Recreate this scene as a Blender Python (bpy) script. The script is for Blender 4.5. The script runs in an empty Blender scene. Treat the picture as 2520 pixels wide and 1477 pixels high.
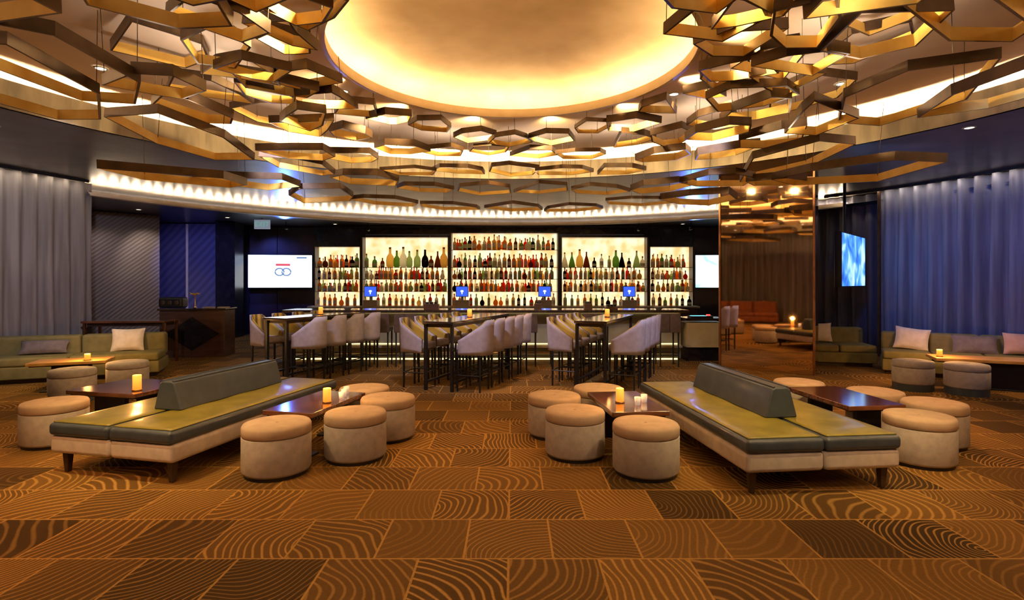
import bpy, math, random
from mathutils import Vector, Matrix
random.seed(11)
PI = math.pi
S = bpy.context.scene
COL = S.collection

# ------------------------------------------------------------------ camera, world, exposure
cam_d = bpy.data.cameras.new('camera')
cam_d.sensor_fit = 'HORIZONTAL'; cam_d.sensor_width = 36.0
cam_d.lens = 36.0 * 1335 / 2520
cam_d.shift_y = -43.5 / 2520
cam_d.clip_end = 100
cam = bpy.data.objects.new('camera', cam_d); COL.objects.link(cam)
cam.location = (0, 0, 1.6); cam.rotation_euler = (PI / 2, 0, 0)
S.camera = cam
S.view_settings.view_transform = 'Standard'; S.view_settings.look = 'None'
S.view_settings.gamma = 1; S.view_settings.exposure = 0.0
S.cycles.use_denoising = True
S.cycles.max_bounces = 7; S.cycles.diffuse_bounces = 4; S.cycles.glossy_bounces = 4
S.cycles.sample_clamp_indirect = 6
W = bpy.data.worlds.new('world'); S.world = W; W.use_nodes = True
W.node_tree.nodes['Background'].inputs[0].default_value = (.02, .02, .03, 1)
W.node_tree.nodes['Background'].inputs[1].default_value = .3

def spot(loc, target, power, color, size=60, blend=.8, rad=.06):  # also makes the added frame wash, uplight and fill lamps
    l = bpy.data.lights.new('spot_or_fill_lamp', 'SPOT'); l.energy = power; l.color = color
    l.spot_size = math.radians(size); l.spot_blend = blend; l.shadow_soft_size = rad
    o = bpy.data.objects.new('spot_or_fill_lamp', l); COL.objects.link(o); o.location = loc
    d = Vector(target) - Vector(loc); o.rotation_euler = d.to_track_quat('-Z', 'Y').to_euler()
    return o
def point(loc, power, color, rad=.04):
    l = bpy.data.lights.new('candle_light', 'POINT'); l.energy = power; l.color = color; l.shadow_soft_size = rad
    o = bpy.data.objects.new('candle_light', l); COL.objects.link(o); o.location = loc
    return o
WARM = (1, .56, .20); AMBER = (1, .42, .10); NEUT = (1, .86, .74); BLUE = (.18, .30, 1)
# recessed downlights: (x, y) on the ceiling -> pool on the floor; two near the camera are added fill
DOWN = [  # x, y, z, target, power, colour, cone
    (-3.3, 3.6, 3.57, (-3.0, 5.2, .4), 150, (1, .72, .30), 62),
    (2.9, 3.4, 3.57, (2.4, 5.2, .4), 150, (1, .72, .30), 62),
    (-2.05, 6.6, 3.86, (-1.5, 5.6, .4), 105, (1, .50, .16), 50),
    (2.0, 6.7, 3.86, (.9, 5.5, .4), 105, (1, .50, .16), 50),
    (4.0, 6.6, 3.86, (3.8, 5.9, .4), 110, (1, .46, .16), 48),
    (-4.7, 6.2, 3.86, (-4.5, 5.8, .4), 70, (1, .50, .16), 48),
    (-.2, 8.8, 3.86, (-.2, 9.0, 0), 110, WARM, 55),
    (-4.6, 9.0, 3.86, (-5.2, 9.9, 0), 120, (1, .42, .14), 50),
    (5.9, 7.0, 3.57, (4.9, 7.0, 0), 80, (1, .45, .14), 50),
    (-1.9, 1.6, 3.57, (-1.9, 3.6, 0), 75, (1, .62, .34), 75),  # added fill for the ottoman sides facing the camera
    (1.9, 1.6, 3.57, (1.8, 3.6, 0), 75, (1, .66, .38), 75),  # added fill, partner of the one on the left
    (-4.4, 2.2, 3.57, (-3.6, 3.9, 0), 110, (1, .38, .10), 60),
    (4.4, 2.2, 3.57, (4.3, 4.2, 0), 90, (1, .50, .18), 60),
    (-6.6, 6.9, 3.57, (-6.6, 8.3, .4), 105, (1, .66, .26), 52),
    (7.0, 7.0, 3.57, (7.2, 8.3, .5), 120, (1, .56, .20), 46),
]
for d in DOWN:
    spot((d[0], d[1], d[2] - .03), d[3], d[4] * (1.95 if d[1] < 2.5 else 2.3), d[5], d[6])
# added lamps outside the dome lip, without fittings, to brighten the hanging frames
for i in range(12):
    a = PI * 2 * (i + .5) / 12; ca, sa = math.cos(a), math.sin(a)
    spot((ca * 1.97, 5.63 + sa * 1.97, 3.87), (ca * 5.0, 5.63 + sa * 5.0, 3.2), 200, (1, .68, .30), 110, .9, .06)
# added unseen uplights at frame height to brighten the upper ceiling
for i in range(14):
    a = PI * 2 * (i + .25) / 14; ca, sa = math.cos(a), math.sin(a)
    spot((ca * 3.1, 5.63 + sa * 3.1, 3.30), (ca * 3.1, 5.63 + sa * 3.1, 3.9), 30, (1, .82, .64), 165, 1, .15)
# cool accent lamps
spot((-1.0, 6.6, 3.8), (-.6, 9.0, .8), 340, (.72, .72, 1), 60)
spot((2.6, 6.6, 3.8), (2.1, 9.0, .8), 340, (.72, .72, 1), 55)
spot((-3.4, 7.2, 3.8), (-3.3, 10.0, .8), 340, (.72, .72, 1), 55)
spot((4.8, 7.6, 3.4), (9.0, 10.0, 2.0), 300, BLUE, 70)
spot((4.0, 4.0, 3.4), (9.4, 8.0, 1.8), 110, (.40, .48, 1), 75)
spot((-6.5, 15.5, 3.02), (-4.6, 11.3, 3.60), 330, (.08, .20, 1), 48, 1)
spot((5.2, 15.6, 3.02), (4.3, 11.6, 3.60), 330, (.08, .20, 1), 48, 1)
spot((-5.0, 6.2, 3.5), (-9.0, 10.0, 1.4), 420, (.72, .68, .80), 62)
spot((-7.2, 13.0, 3.25), (-9.2, 16.0, 1.6), 330, (.26, .28, 1), 62)
spot((-7.7, 15.4, 3.25), (-7.2, 17.0, 1.5), 120, (.14, .18, 1), 80)
spot((-8.95, 13.0, 3.28), (-9.3, 14.0, 2.0), 80, (1, .78, .55), 70)
spot((-9.7, 12.2, 3.28), (-9.9, 13.6, 1.6), 45, (.95, .72, .62), 70)

# ------------------------------------------------------------------ materials
MATS = {}
def mat(name, col, rough=.6, metal=0, coat=0, spec=.5, emit=None, estr=0, trans=0):
    m = bpy.data.materials.new(name); m.use_nodes = True
    b = m.node_tree.nodes['Principled BSDF']
    b.inputs['Base Color'].default_value = (*col, 1); b.inputs['Roughness'].default_value = rough
    b.inputs['Metallic'].default_value = metal; b.inputs['Coat Weight'].default_value = coat
    b.inputs['Coat Roughness'].default_value = .12
    b.inputs['Specular IOR Level'].default_value = spec
    b.inputs['Transmission Weight'].default_value = trans
    if emit:
        b.inputs['Emission Color'].default_value = (*emit, 1); b.inputs['Emission Strength'].default_value = estr
    MATS[name] = m
    return m
def NT(m): return m.node_tree, m.node_tree.nodes['Principled BSDF']
def noise_mat(name, c1, c2, scale, rough=.7, bump=0, stretch=(1, 1, 1), metal=0, coat=0, detail=4, spec=.5, lo=.35, hi=.65):
    m = mat(name, c1, rough, metal, coat, spec); t, b = NT(m)
    tc = t.nodes.new('ShaderNodeTexCoord'); mp = t.nodes.new('ShaderNodeMapping'); mp.inputs['Scale'].default_value = stretch
    n = t.nodes.new('ShaderNodeTexNoise'); n.inputs['Scale'].default_value = scale; n.inputs['Detail'].default_value = detail
    r = t.nodes.new('ShaderNodeValToRGB')
    r.color_ramp.elements[0].position = lo; r.color_ramp.elements[0].color = (*c1, 1)
    r.color_ramp.elements[1].position = hi; r.color_ramp.elements[1].color = (*c2, 1)
    t.links.new(tc.outputs['Object'], mp.inputs[0]); t.links.new(mp.outputs[0], n.inputs['Vector'])
    t.links.new(n.outputs['Fac'], r.inputs[0]); t.links.new(r.outputs[0], b.inputs['Base Color'])
    if bump:
        bp = t.nodes.new('ShaderNodeBump'); bp.inputs['Strength'].default_value = bump; bp.inputs['Distance'].default_value = .01
        t.links.new(n.outputs['Fac'], bp.inputs['Height']); t.links.new(bp.outputs[0], b.inputs['Normal'])
    return m
noise_mat('plaster', (.72, .58, .46), (.82, .68, .55), 1.2, .8)
noise_mat('dome_plaster', (.50, .33, .14), (.72, .52, .27), 1.1, .75, detail=5)
noise_mat('satin_ceiling', (.11, .095, .085), (.17, .148, .13), 2.0, .36, metal=.55, spec=.6, stretch=(1, 1, 1))
noise_mat('soffit', (.025, .024, .034), (.04, .037, .05), 3, .3)
noise_mat('lip_paint', (.66, .56, .43), (.76, .66, .52), 4, .45)
noise_mat('riser_metal', (.20, .17, .13), (.36, .30, .22), 5, .38, metal=.6, stretch=(1, 1, .2))
noise_mat('bronze', (.05, .028, .014), (.09, .052, .026), 6, .42, metal=.35)
noise_mat('gold_leaf', (.80, .50, .10), (.92, .66, .18), 5, .45, metal=.2)
noise_mat('cable_steel', (.05, .04, .03), (.08, .06, .05), 5, .5)
noise_mat('olive_leather', (.20, .165, .022), (.30, .24, .035), 5, .38, bump=.15, coat=.25)
noise_mat('slate_leather', (.036, .046, .062), (.050, .063, .082), 8, .45, bump=.1, coat=.15)
noise_mat('cream_fabric', (.52, .45, .40), (.64, .55, .49), 12, .85, bump=.1)
noise_mat('ottoman_fabric', (.42, .37, .34), (.52, .46, .42), 16, .9, bump=.15)
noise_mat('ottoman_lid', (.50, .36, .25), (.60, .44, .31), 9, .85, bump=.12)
noise_mat('piping', (.22, .17, .13), (.27, .21, .16), 16, .9)
noise_mat('dark_wood', (.022, .012, .008), (.045, .022, .013), 9, .4, stretch=(1, 1, 6))
noise_mat('gloss_table', (.075, .025, .012), (.20, .065, .025), 3.5, .12, stretch=(1, 8, 1), coat=1)
noise_mat('lit_table_wood', (.42, .22, .06), (.60, .34, .10), 4, .35, stretch=(1, 6, 1), coat=.3)  # lighter tone carries the candle and spot light on the sofa tables
noise_mat('black_metal', (.012, .012, .015), (.02, .02, .024), 10, .35, metal=.3)
noise_mat('lavender_fabric', (.42, .38, .44), (.50, .46, .52), 14, .85, bump=.1)
noise_mat('sofa_olive', (.15, .13, .045), (.20, .17, .06), 7, .75, bump=.1)
noise_mat('sofa_brown', (.22, .055, .015), (.32, .085, .02), 7, .5)
noise_mat('pillow_cream', (.66, .58, .48), (.78, .70, .60), 10, .9, bump=.1)
noise_mat('pillow_grey', (.12, .10, .11), (.17, .14, .15), 10, .9, bump=.1)
noise_mat('pillow_pink', (.45, .28, .24), (.52, .34, .29), 10, .9, bump=.1)
noise_mat('stool_brown', (.045, .026, .017), (.07, .04, .026), 10, .6)
noise_mat('bar_top', (.030, .018, .014), (.05, .03, .02), 5, .10, coat=1)
noise_mat('bar_panel', (.26, .24, .17), (.34, .31, .22), 4, .5)
noise_mat('cream_stone', (.50, .42, .30), (.60, .51, .38), 4, .4)
noise_mat('wall_navy', (.020, .020, .045), (.032, .030, .062), 3, .35, bump=.1)
noise_mat('black_lacquer', (.010, .009, .012), (.018, .016, .02), 4, .25)
noise_mat('brass', (.55, .33, .14), (.70, .45, .2), 7, .28, metal=1)
noise_mat('copper', (.42, .20, .10), (.55, .28, .15), 7, .3, metal=1)
noise_mat('carpet_edge', (.05, .02, .01), (.08, .03, .012), 9, .9)
noise_mat('stand_wood', (.055, .028, .022), (.10, .050, .035), 3, .3, stretch=(1, 1, 5), coat=.4)
noise_mat('wax', (.8, .45, .12), (.9, .55, .18), 8, .6)
noise_mat('petal', (.8, .5, .1), (.9, .65, .2), 20, .7)
noise_mat('white_metal', (.5, .5, .5), (.6, .6, .6), 9, .4)
noise_mat('sign_white', (.42, .48, .56), (.5, .56, .62), 4, .5)
mat('sign_body_lit', (.4, .45, .5), .5, emit=(.6, .7, .9), estr=.28)
mat('dark_glass', (.01, .01, .015), .08, coat=1)
m = noise_mat('mirror_bronze', (.92, .68, .46), (.95, .72, .50), 2, .03, metal=1)

def emis(name, col, st):
    return mat(name, (0, 0, 0), .8, emit=col, estr=st)
emis('led_warm', (1, .78, .48), 29)
emis('led_cove', (1, .72, .42), 125)
emis('led_white', (1, .76, .50), 330)
emis('led_curtain', (1, .78, .52), 30)
emis('lamp_face', (1, .8, .55), 9)
emis('bar_led', (1, .80, .36), 2.2)
emis('letter_green', (.16, .42, .34), .8)
# candle: glows, hotter near the middle
def candle_mat():
    m = mat('candle_glow', (.9, .5, .1), .6); t, b = NT(m)
    tc = t.nodes.new('ShaderNodeTexCoord'); sp = t.nodes.new('ShaderNodeSeparateXYZ'); r = t.nodes.new('ShaderNodeValToRGB')
    e = r.color_ramp.elements
    e[0].position = 0; e[0].color = (1, .22, .02, 1); e[1].position = .16; e[1].color = (1, .42, .05, 1)
    t.links.new(tc.outputs['Object'], sp.inputs[0]); t.links.new(sp.outputs[2], r.inputs[0])
    t.links.new(r.outputs[0], b.inputs['Emission Color']); b.inputs['Emission Strength'].default_value = 1.25
candle_mat()

def math_node(t, op, a, b_=None, c=None):
    n = t.nodes.new('ShaderNodeMath'); n.operation = op
    for i, v in enumerate((a, b_, c)):
        if v is None: continue
        if isinstance(v, (int, float)): n.inputs[i].default_value = v
        else: t.links.new(v, n.inputs[i])
    return n.outputs[0]
def carpet_mat():
    m = mat('carpet', (.1, .04, .01), .95, spec=.15); t, b = NT(m); L = t.links; s = .52
    tc = t.nodes.new('ShaderNodeTexCoord'); sp = t.nodes.new('ShaderNodeSeparateXYZ'); L.new(tc.outputs['Object'], sp.inputs[0])
    X, Y = sp.outputs[0], sp.outputs[1]
    ry = math_node(t, 'DIVIDE', math_node(t, 'SUBTRACT', Y, 3.14), s); row = math_node(t, 'FLOOR', ry)
    odd = math_node(t, 'MULTIPLY', math_node(t, 'FLOORED_MODULO', row, 2), .5)
    rx = math_node(t, 'ADD', math_node(t, 'DIVIDE', math_node(t, 'ADD', X, .281), s), odd); colm = math_node(t, 'FLOOR', rx)
    u = math_node(t, 'SUBTRACT', math_node(t, 'SUBTRACT', rx, colm), .5); v = math_node(t, 'SUBTRACT', math_node(t, 'SUBTRACT', ry, row), .5)
    cv = t.nodes.new('ShaderNodeCombineXYZ'); L.new(colm, cv.inputs[0]); L.new(row, cv.inputs[1])
    wn = t.nodes.new('ShaderNodeTexWhiteNoise'); wn.noise_dimensions = '3D'; L.new(cv.outputs[0], wn.inputs['Vector'])
    rc = t.nodes.new('ShaderNodeSeparateColor'); L.new(wn.outputs['Color'], rc.inputs[0])
    R, G, B = rc.outputs[0], rc.outputs[1], rc.outputs[2]
    nz = t.nodes.new('ShaderNodeTexNoise'); nz.inputs['Scale'].default_value = 2.4; nz.inputs['Detail'].default_value = .6
    nv = t.nodes.new('ShaderNodeCombineXYZ'); L.new(X, nv.inputs[0]); L.new(Y, nv.inputs[1]); L.new(math_node(t, 'MULTIPLY', R, 20), nv.inputs[2])
    L.new(nv.outputs[0], nz.inputs['Vector'])
    cx = math_node(t, 'ADD', math_node(t, 'MULTIPLY', math_node(t, 'SUBTRACT', R, .5), 1.8), math_node(t, 'MULTIPLY', math_node(t, 'SIGN', math_node(t, 'SUBTRACT', R, .5)), .42)); cy = math_node(t, 'MULTIPLY', math_node(t, 'SUBTRACT', G, .5), 2.0)
    dx = math_node(t, 'SUBTRACT', u, cx); dy = math_node(t, 'SUBTRACT', v, cy)
    d = math_node(t, 'SQRT', math_node(t, 'ADD', math_node(t, 'MULTIPLY', dx, dx), math_node(t, 'MULTIPLY', dy, dy)))
    d = math_node(t, 'ADD', d, math_node(t, 'MULTIPLY', nz.outputs['Fac'], .42))
    fr = math_node(t, 'ADD', math_node(t, 'MULTIPLY', B, 58), 40)
    w = math_node(t, 'SINE', math_node(t, 'MULTIPLY', d, fr))
    line = t.nodes.new('ShaderNodeMapRange'); L.new(w, line.inputs[0]); line.inputs[1].default_value = .35; line.inputs[2].default_value = 1.0
    au = math_node(t, 'ABSOLUTE', u); av = math_node(t, 'ABSOLUTE', v)
    seam = math_node(t, 'GREATER_THAN', math_node(t, 'MAXIMUM', au, av), .487)
    wn2 = t.nodes.new('ShaderNodeTexWhiteNoise'); L.new(nv.outputs[0], wn2.inputs['Vector'])
    # per-tile contrast
    con = math_node(t, 'ADD', math_node(t, 'MULTIPLY', math_node(t, 'FRACT', math_node(t, 'MULTIPLY', R, 7.3)), .85), .15)
    fac = math_node(t, 'MAXIMUM', math_node(t, 'MULTIPLY', line.outputs[0], con), math_node(t, 'MULTIPLY', seam, .8))
    n2 = t.nodes.new('ShaderNodeTexNoise'); n2.inputs['Scale'].default_value = 60; n2.inputs['Detail'].default_value = 3
    L.new(tc.outputs['Object'], n2.inputs['Vector'])
    base = t.nodes.new('ShaderNodeMix'); base.data_type = 'RGBA'
    L.new(math_node(t, 'FRACT', math_node(t, 'MULTIPLY', G, 5.7)), base.inputs['Factor'])
    base.inputs['A'].default_value = (.050, .025, .008, 1); base.inputs['B'].default_value = (.25, .125, .028, 1)
    mx = t.nodes.new('ShaderNodeMix'); mx.data_type = 'RGBA'; L.new(fac, mx.inputs['Factor']); L.new(base.outputs['Result'], mx.inputs['A'])
    mx.inputs['B'].default_value = (.62, .34, .085, 1)
    mul = t.nodes.new('ShaderNodeMix'); mul.data_type = 'RGBA'; mul.blend_type = 'MULTIPLY'; mul.inputs['Factor'].default_value = .5
    L.new(mx.outputs['Result'], mul.inputs['A']); L.new(n2.outputs['Fac'], mul.inputs['B'])
    L.new(mul.outputs['Result'], b.inputs['Base Color'])
carpet_mat()
def stripe_mat(name, c1, c2, scale, rough, direction='DIAGONAL', rot=0, dist=1.0, bump=.4, metal=0):
    m = mat(name, c1, rough, metal); t, b = NT(m)
    tc = t.nodes.new('ShaderNodeTexCoord'); mp = t.nodes.new('ShaderNodeMapping'); mp.inputs['Rotation'].default_value = rot if isinstance(rot, tuple) else (0, 0, rot)
    w = t.nodes.new('ShaderNodeTexWave'); w.bands_direction = direction; w.inputs['Scale'].default_value = scale
    w.inputs['Distortion'].default_value = dist; w.inputs['Detail'].default_value = 1
    r = t.nodes.new('ShaderNodeValToRGB'); r.color_ramp.elements[0].color = (*c1, 1); r.color_ramp.elements[1].color = (*c2, 1)
    t.links.new(tc.outputs['Object'], mp.inputs[0]); t.links.new(mp.outputs[0], w.inputs['Vector'])
    t.links.new(w.outputs['Fac'], r.inputs[0]); t.links.new(r.outputs[0], b.inputs['Base Color'])
    bp = t.nodes.new('ShaderNodeBump'); bp.inputs['Strength'].default_value = bump; bp.inputs['Distance'].default_value = .01
    t.links.new(w.outputs['Fac'], bp.inputs['Height']); t.links.new(bp.outputs[0], b.inputs['Normal'])
    return m
stripe_mat('ribbed_panel', (.10, .085, .10), (.19, .165, .19), 4.0, .5, 'X', (0, math.radians(-50), 0), .6)
stripe_mat('blue_panel', (.06, .06, .13), (.10, .10, .20), 1.8, .45, 'X', (0, math.radians(-42), 0), 1.2, .3)
stripe_mat('lit_yellow_stripes', (.06, .035, .015), (.50, .33, .04), 3.2, .6, 'Y', 0, .4, .2)  # yellow stripes paint in the light on the chairs' inner backs
def curtain_mat(name, c1, c2):
    m = noise_mat(name, c1, c2, 14, .75, stretch=(1, 1, .05)); t, b = NT(m)
    out = t.nodes['Material Output']; tr = t.nodes.new('ShaderNodeBsdfTranslucent'); tr.inputs[0].default_value = (*c2, 1)
    ms = t.nodes.new('ShaderNodeMixShader'); ms.inputs[0].default_value = .25
    t.links.new(b.outputs[0], ms.inputs[1]); t.links.new(tr.outputs[0], ms.inputs[2]); t.links.new(ms.outputs[0], out.inputs[0])
curtain_mat('sheer_grey', (.24, .22, .23), (.36, .34, .36))
curtain_mat('sheer_blue_lit', (.17, .18, .26), (.27, .29, .42))  # bluish tint paints in the blue light falling on the right curtain
curtain_mat('sheer_dark', (.10, .10, .14), (.15, .15, .20))
def bottle_mat(name, col):
    m = mat(name, col, .12, coat=.5); t, b = NT(m)
    out = t.nodes['Material Output']; tr = t.nodes.new('ShaderNodeBsdfTranslucent'); tr.inputs[0].default_value = (*[min(1, c * 1.1) for c in col], 1)
    ms = t.nodes.new('ShaderNodeMixShader'); ms.inputs[0].default_value = .85
    t.links.new(b.outputs[0], ms.inputs[1]); t.links.new(tr.outputs[0], ms.inputs[2]); t.links.new(ms.outputs[0], out.inputs[0])
BCOL = {'amber': (.88, .42, .10), 'clear': (.90, .86, .74), 'green': (.30, .50, .16), 'brown': (.34, .12, .04), 'red': (.80, .12, .06),
        'golden': (.92, .68, .28), 'dark': (.025, .015, .012), 'pale green': (.55, .66, .38)}
for k, c in BCOL.items(): bottle_mat('bottle_' + k.replace(' ', '_'), c)
noise_mat('cap_gold', (.5, .33, .1), (.6, .4, .14), 9, .35, metal=.7)
noise_mat('label_paper', (.70, .62, .48), (.8, .72, .58), 9, .8)
# backlit onyx-like panel behind the bottles
def back_panel():
    m = mat('lit_back_panel', (.6, .5, .3), .6); t, b = NT(m)
    tc = t.nodes.new('ShaderNodeTexCoord'); n = t.nodes.new('ShaderNodeTexNoise'); n.inputs['Scale'].default_value = 2.6; n.inputs['Detail'].default_value = 4
    r = t.nodes.new('ShaderNodeValToRGB'); e = r.color_ramp.elements
    e[0].position = .38; e[0].color = (.95, .52, .20, 1); e[1].position = .60; e[1].color = (1, .84, .56, 1)
    t.links.new(tc.outputs['Object'], n.inputs['Vector']); t.links.new(n.outputs['Fac'], r.inputs[0])
    t.links.new(r.outputs[0], b.inputs['Emission Color']); b.inputs['Emission Strength'].default_value = 1.35
back_panel()
def screen_mat(name, stops, axis, scale, noise, st):
    m = mat(name, (.01, .01, .02), .3); t, b = NT(m)
    tc = t.nodes.new('ShaderNodeTexCoord'); n = t.nodes.new('ShaderNodeTexNoise'); n.inputs['Scale'].default_value = scale; n.inputs['Detail'].default_value = 2
    n.inputs['Distortion'].default_value = .6
    r = t.nodes.new('ShaderNodeValToRGB'); e = r.color_ramp.elements
    e[0].position, e[0].color = stops[0][0], (*stops[0][1], 1); e[1].position, e[1].color = stops[-1][0], (*stops[-1][1], 1)
    for p, c in stops[1:-1]: x = e.new(p); x.color = (*c, 1)
    t.links.new(tc.outputs['Object'], n.inputs['Vector']); t.links.new(n.outputs['Fac'], r.inputs[0])
    t.links.new(r.outputs[0], b.inputs['Emission Color']); b.inputs['Emission Strength'].default_value = st
screen_mat('screen_white', [(.4, (.55, .72, 1)), (.55, (.9, .95, 1))], 0, 1.5, 0, 2.6)
screen_mat('screen_aqua', [(.35, (.25, .72, .85)), (.55, (.8, .95, 1))], 0, 1.8, 0, 2.2)
screen_mat('screen_blue', [(.35, (.02, .10, .55)), (.5, (.08, .32, 1)), (.65, (.5, .8, 1))], 0, 2.2, 0, 1.5)
emis('pos_blue', (.05, .13, .9), 1.1); emis('pos_white', (.6, .8, 1), 2.0)
emis('logo_red', (.75, .10, .14), 1.1); emis('logo_blue', (.16, .26, .55), 1.1); emis('glow_aqua', (.2, .8, 1), 1.6); emis('glow_red', (1, .1, .08), 1.4)
M = MATS

# ------------------------------------------------------------------ mesh helpers
class MB:
    def __init__(s): s.v = []; s.f = []; s.m = []
    def add(s, vs, fs, mi=0):
        o = len(s.v); s.v += [tuple(p) for p in vs]
        for f in fs: s.f.append([o + i for i in f]); s.m.append(mi)
    def box(s, c, d, mi=0, rz=0, taper=1.0):
        vs = []
        for z in (-.5, .5):
            k = taper if z < 0 else 1.0
            for x, y in ((-.5, -.5), (.5, -.5), (.5, .5), (-.5, .5)):
                px, py = x * d[0] * k, y * d[1] * k
                vs.append((c[0] + px * math.cos(rz) - py * math.sin(rz), c[1] + px * math.sin(rz) + py * math.cos(rz), c[2] + z * d[2]))
        s.add(vs, [(3, 2, 1, 0), (4, 5, 6, 7), (0, 1, 5, 4), (1, 2, 6, 5), (2, 3, 7, 6), (3, 0, 4, 7)], mi)
    def lathe(s, prof, c=(0, 0, 0), n=24, mi=0, cap=True, a0=0, a1=2 * PI, sq=(1, 1)):
        full = abs(a1 - a0 - 2 * PI) < 1e-6
        k = n if full else n + 1
        vs = []
        for r, z in prof:
            for i in range(k):
                a = a0 + (a1 - a0) * i / n
                vs.append((c[0] + r * math.cos(a) * sq[0], c[1] + r * math.sin(a) * sq[1], c[2] + z))
        fs = []
        for j in range(len(prof) - 1):
            for i in range(n):
                i2 = (i + 1) % k
                fs.append((j * k + i, j * k + i2, (j + 1) * k + i2, (j + 1) * k + i))
        if cap and full:
            fs.append(tuple(reversed(range(k)))); fs.append(tuple((len(prof) - 1) * k + i for i in range(k)))
        s.add(vs, fs, mi)
    def tube(s, pts, r, n=8, mi=0, closed=False):
        pts = [Vector(p) for p in pts]; vs = []; L = len(pts)
        for i, p in enumerate(pts):
            a = pts[(i - 1) % L] if (closed or i > 0) else p
            b = pts[(i + 1) % L] if (closed or i < L - 1) else p
            t = (b - a).normalized(); up = Vector((0, 0, 1)) if abs(t.z) < .9 else Vector((1, 0, 0))
            u = t.cross(up).normalized(); w = u.cross(t)
            rr = r[i] if isinstance(r, (list, tuple)) else r
            for k in range(n):
                q = 2 * PI * k / n; vs.append(p + u * rr * math.cos(q) + w * rr * math.sin(q))
        fs = []
        for i in range(L if closed else L - 1):
            j = (i + 1) % L
            for k in range(n):
                k2 = (k + 1) % n; fs.append((i * n + k, i * n + k2, j * n + k2, j * n + k))
        if not closed:
            fs.append(tuple(range(n - 1, -1, -1))); fs.append(tuple((L - 1) * n + k for k in range(n)))
        s.add(vs, fs, mi)
    def prism(s, poly, z0, z1, mi=0):
        n = len(poly)
        s.add([(x, y, z0) for x, y in poly] + [(x, y, z1) for x, y in poly],
              [tuple(range(n - 1, -1, -1)), tuple(range(n, 2 * n))] + [(i, (i + 1) % n, n + (i + 1) % n, n + i) for i in range(n)], mi)
    def grid(s, fn, nu, nv, mi=0, wrap=False):
        vs = [fn(i / nu, j / nv) for j in range(nv + 1) for i in range(nu + (0 if wrap else 1))]
        k = nu if wrap else nu + 1
        s.add(vs, [(j * k + i, j * k + (i + 1) % k, (j + 1) * k + (i + 1) % k, (j + 1) * k + i) for j in range(nv) for i in range(nu)], mi)
    def build(s, name, mats, parent=None, smooth=False, bevel=0, seg=2, loc=None, rz=0, solid=0, sub=0):
        me = bpy.data.meshes.new(name); me.from_pydata(s.v, [], s.f)
        if not isinstance(mats, (list, tuple)): mats = [mats]
        for q in mats: me.materials.append(M[q])
        me.polygons.foreach_set('material_index', s.m)
        if smooth: me.polygons.foreach_set('use_smooth', [True] * len(s.f))
        me.update(); 
        import bmesh
        bm = bmesh.new(); bm.from_mesh(me); bmesh.ops.recalc_face_normals(bm, faces=bm.faces); bm.to_mesh(me); bm.free()
        o = bpy.data.objects.new(name, me); COL.objects.link(o)
        if parent is not None: o.parent = parent
        if loc is not None: o.location = loc
        o.rotation_euler[2] = rz
        if solid:
            q = o.modifiers.new('solid', 'SOLIDIFY'); q.thickness = solid; q.offset = 0
        if bevel:
            q = o.modifiers.new('edge', 'BEVEL'); q.width = bevel; q.segments = seg; q.limit_method = 'ANGLE'; q.angle_limit = .6
            me.polygons.foreach_set('use_smooth', [True] * len(s.f))
            w = o.modifiers.new('wn', 'WEIGHTED_NORMAL'); w.keep_sharp = True
        if sub:
            q = o.modifiers.new('sub', 'SUBSURF'); q.levels = sub; q.render_levels = sub
        return o
def thing(name, label, cat, loc=(0, 0, 0), rz=0, group=None):
    o = bpy.data.objects.new(name, None); COL.objects.link(o); o.location = loc; o.rotation_euler[2] = rz
    return tag(o, label, cat, group)
def tag(o, label, cat, group=None, kind=None):
    o['label'] = label; o['category'] = cat
    if group: o['group'] = group
    if kind: o['kind'] = kind
    return o
def struct(o, label=None):
    o['kind'] = 'structure'
    if label: o['label'] = label
    return o
def dup(root, loc, rz, label, group=None):
    r = root.copy(); COL.objects.link(r); r.location = loc; r.rotation_euler[2] = rz; r['label'] = label
    if group: r['group'] = group
    for ch in list(root.children):
        c = ch.copy(); COL.objects.link(c); c.parent = r
        for g in list(ch.children):
            d = g.copy(); COL.objects.link(d); d.parent = c
    return r
def pol(c, R, a): return (c[0] + R * math.cos(a), c[1] + R * math.sin(a))
RAD = math.radians

# ------------------------------------------------------------------ room shell
b = MB(); b.box((0, 7.2, -.05), (26, 22, .1)); struct(b.build('floor', 'carpet'), 'patterned brown carpet tiles')
CO, RO = (0, 7.5), 9.04          # outer cove circle
CI, RI = (0, 4.38), 6.1          # coffer edge
CD, RD = (0, 5.63), 1.84         # dome opening
def annulus(mb, c0, r0, c1, r1, z0, z1, n=120, mi=0, a0=0, a1=2 * PI):
    full = abs(a1 - a0 - 2 * PI) < 1e-6; k = n if full else n + 1
    vs = [(*pol(c0, r0, a0 + (a1 - a0) * i / n), z0) for i in range(k)] + [(*pol(c1, r1, a0 + (a1 - a0) * i / n), z1) for i in range(k)]
    mb.add(vs, [(i, (i + 1) % k, k + (i + 1) % k, k + i) for i in range(n)], mi)
b = MB(); annulus(b, CI, RI, CO, 9.95, 3.6, 3.6); annulus(b, CI, RI, CO, 9.95, 3.64, 3.64)
annulus(b, CO, 9.95, CO, 9.95, 3.6, 3.64)
struct(b.build('ceiling_ring', 'satin_ceiling'), 'dark satin ring ceiling')
b = MB(); b.lathe([(RI, 3.6), (RI + .05, 3.6), (RI + .05, 3.93), (RI, 3.93), (RI, 3.6)], (*CI, 0), 120, cap=False)
struct(b.build('trim_1', 'riser_metal', smooth=False), 'metallic coffer lip')
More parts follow.
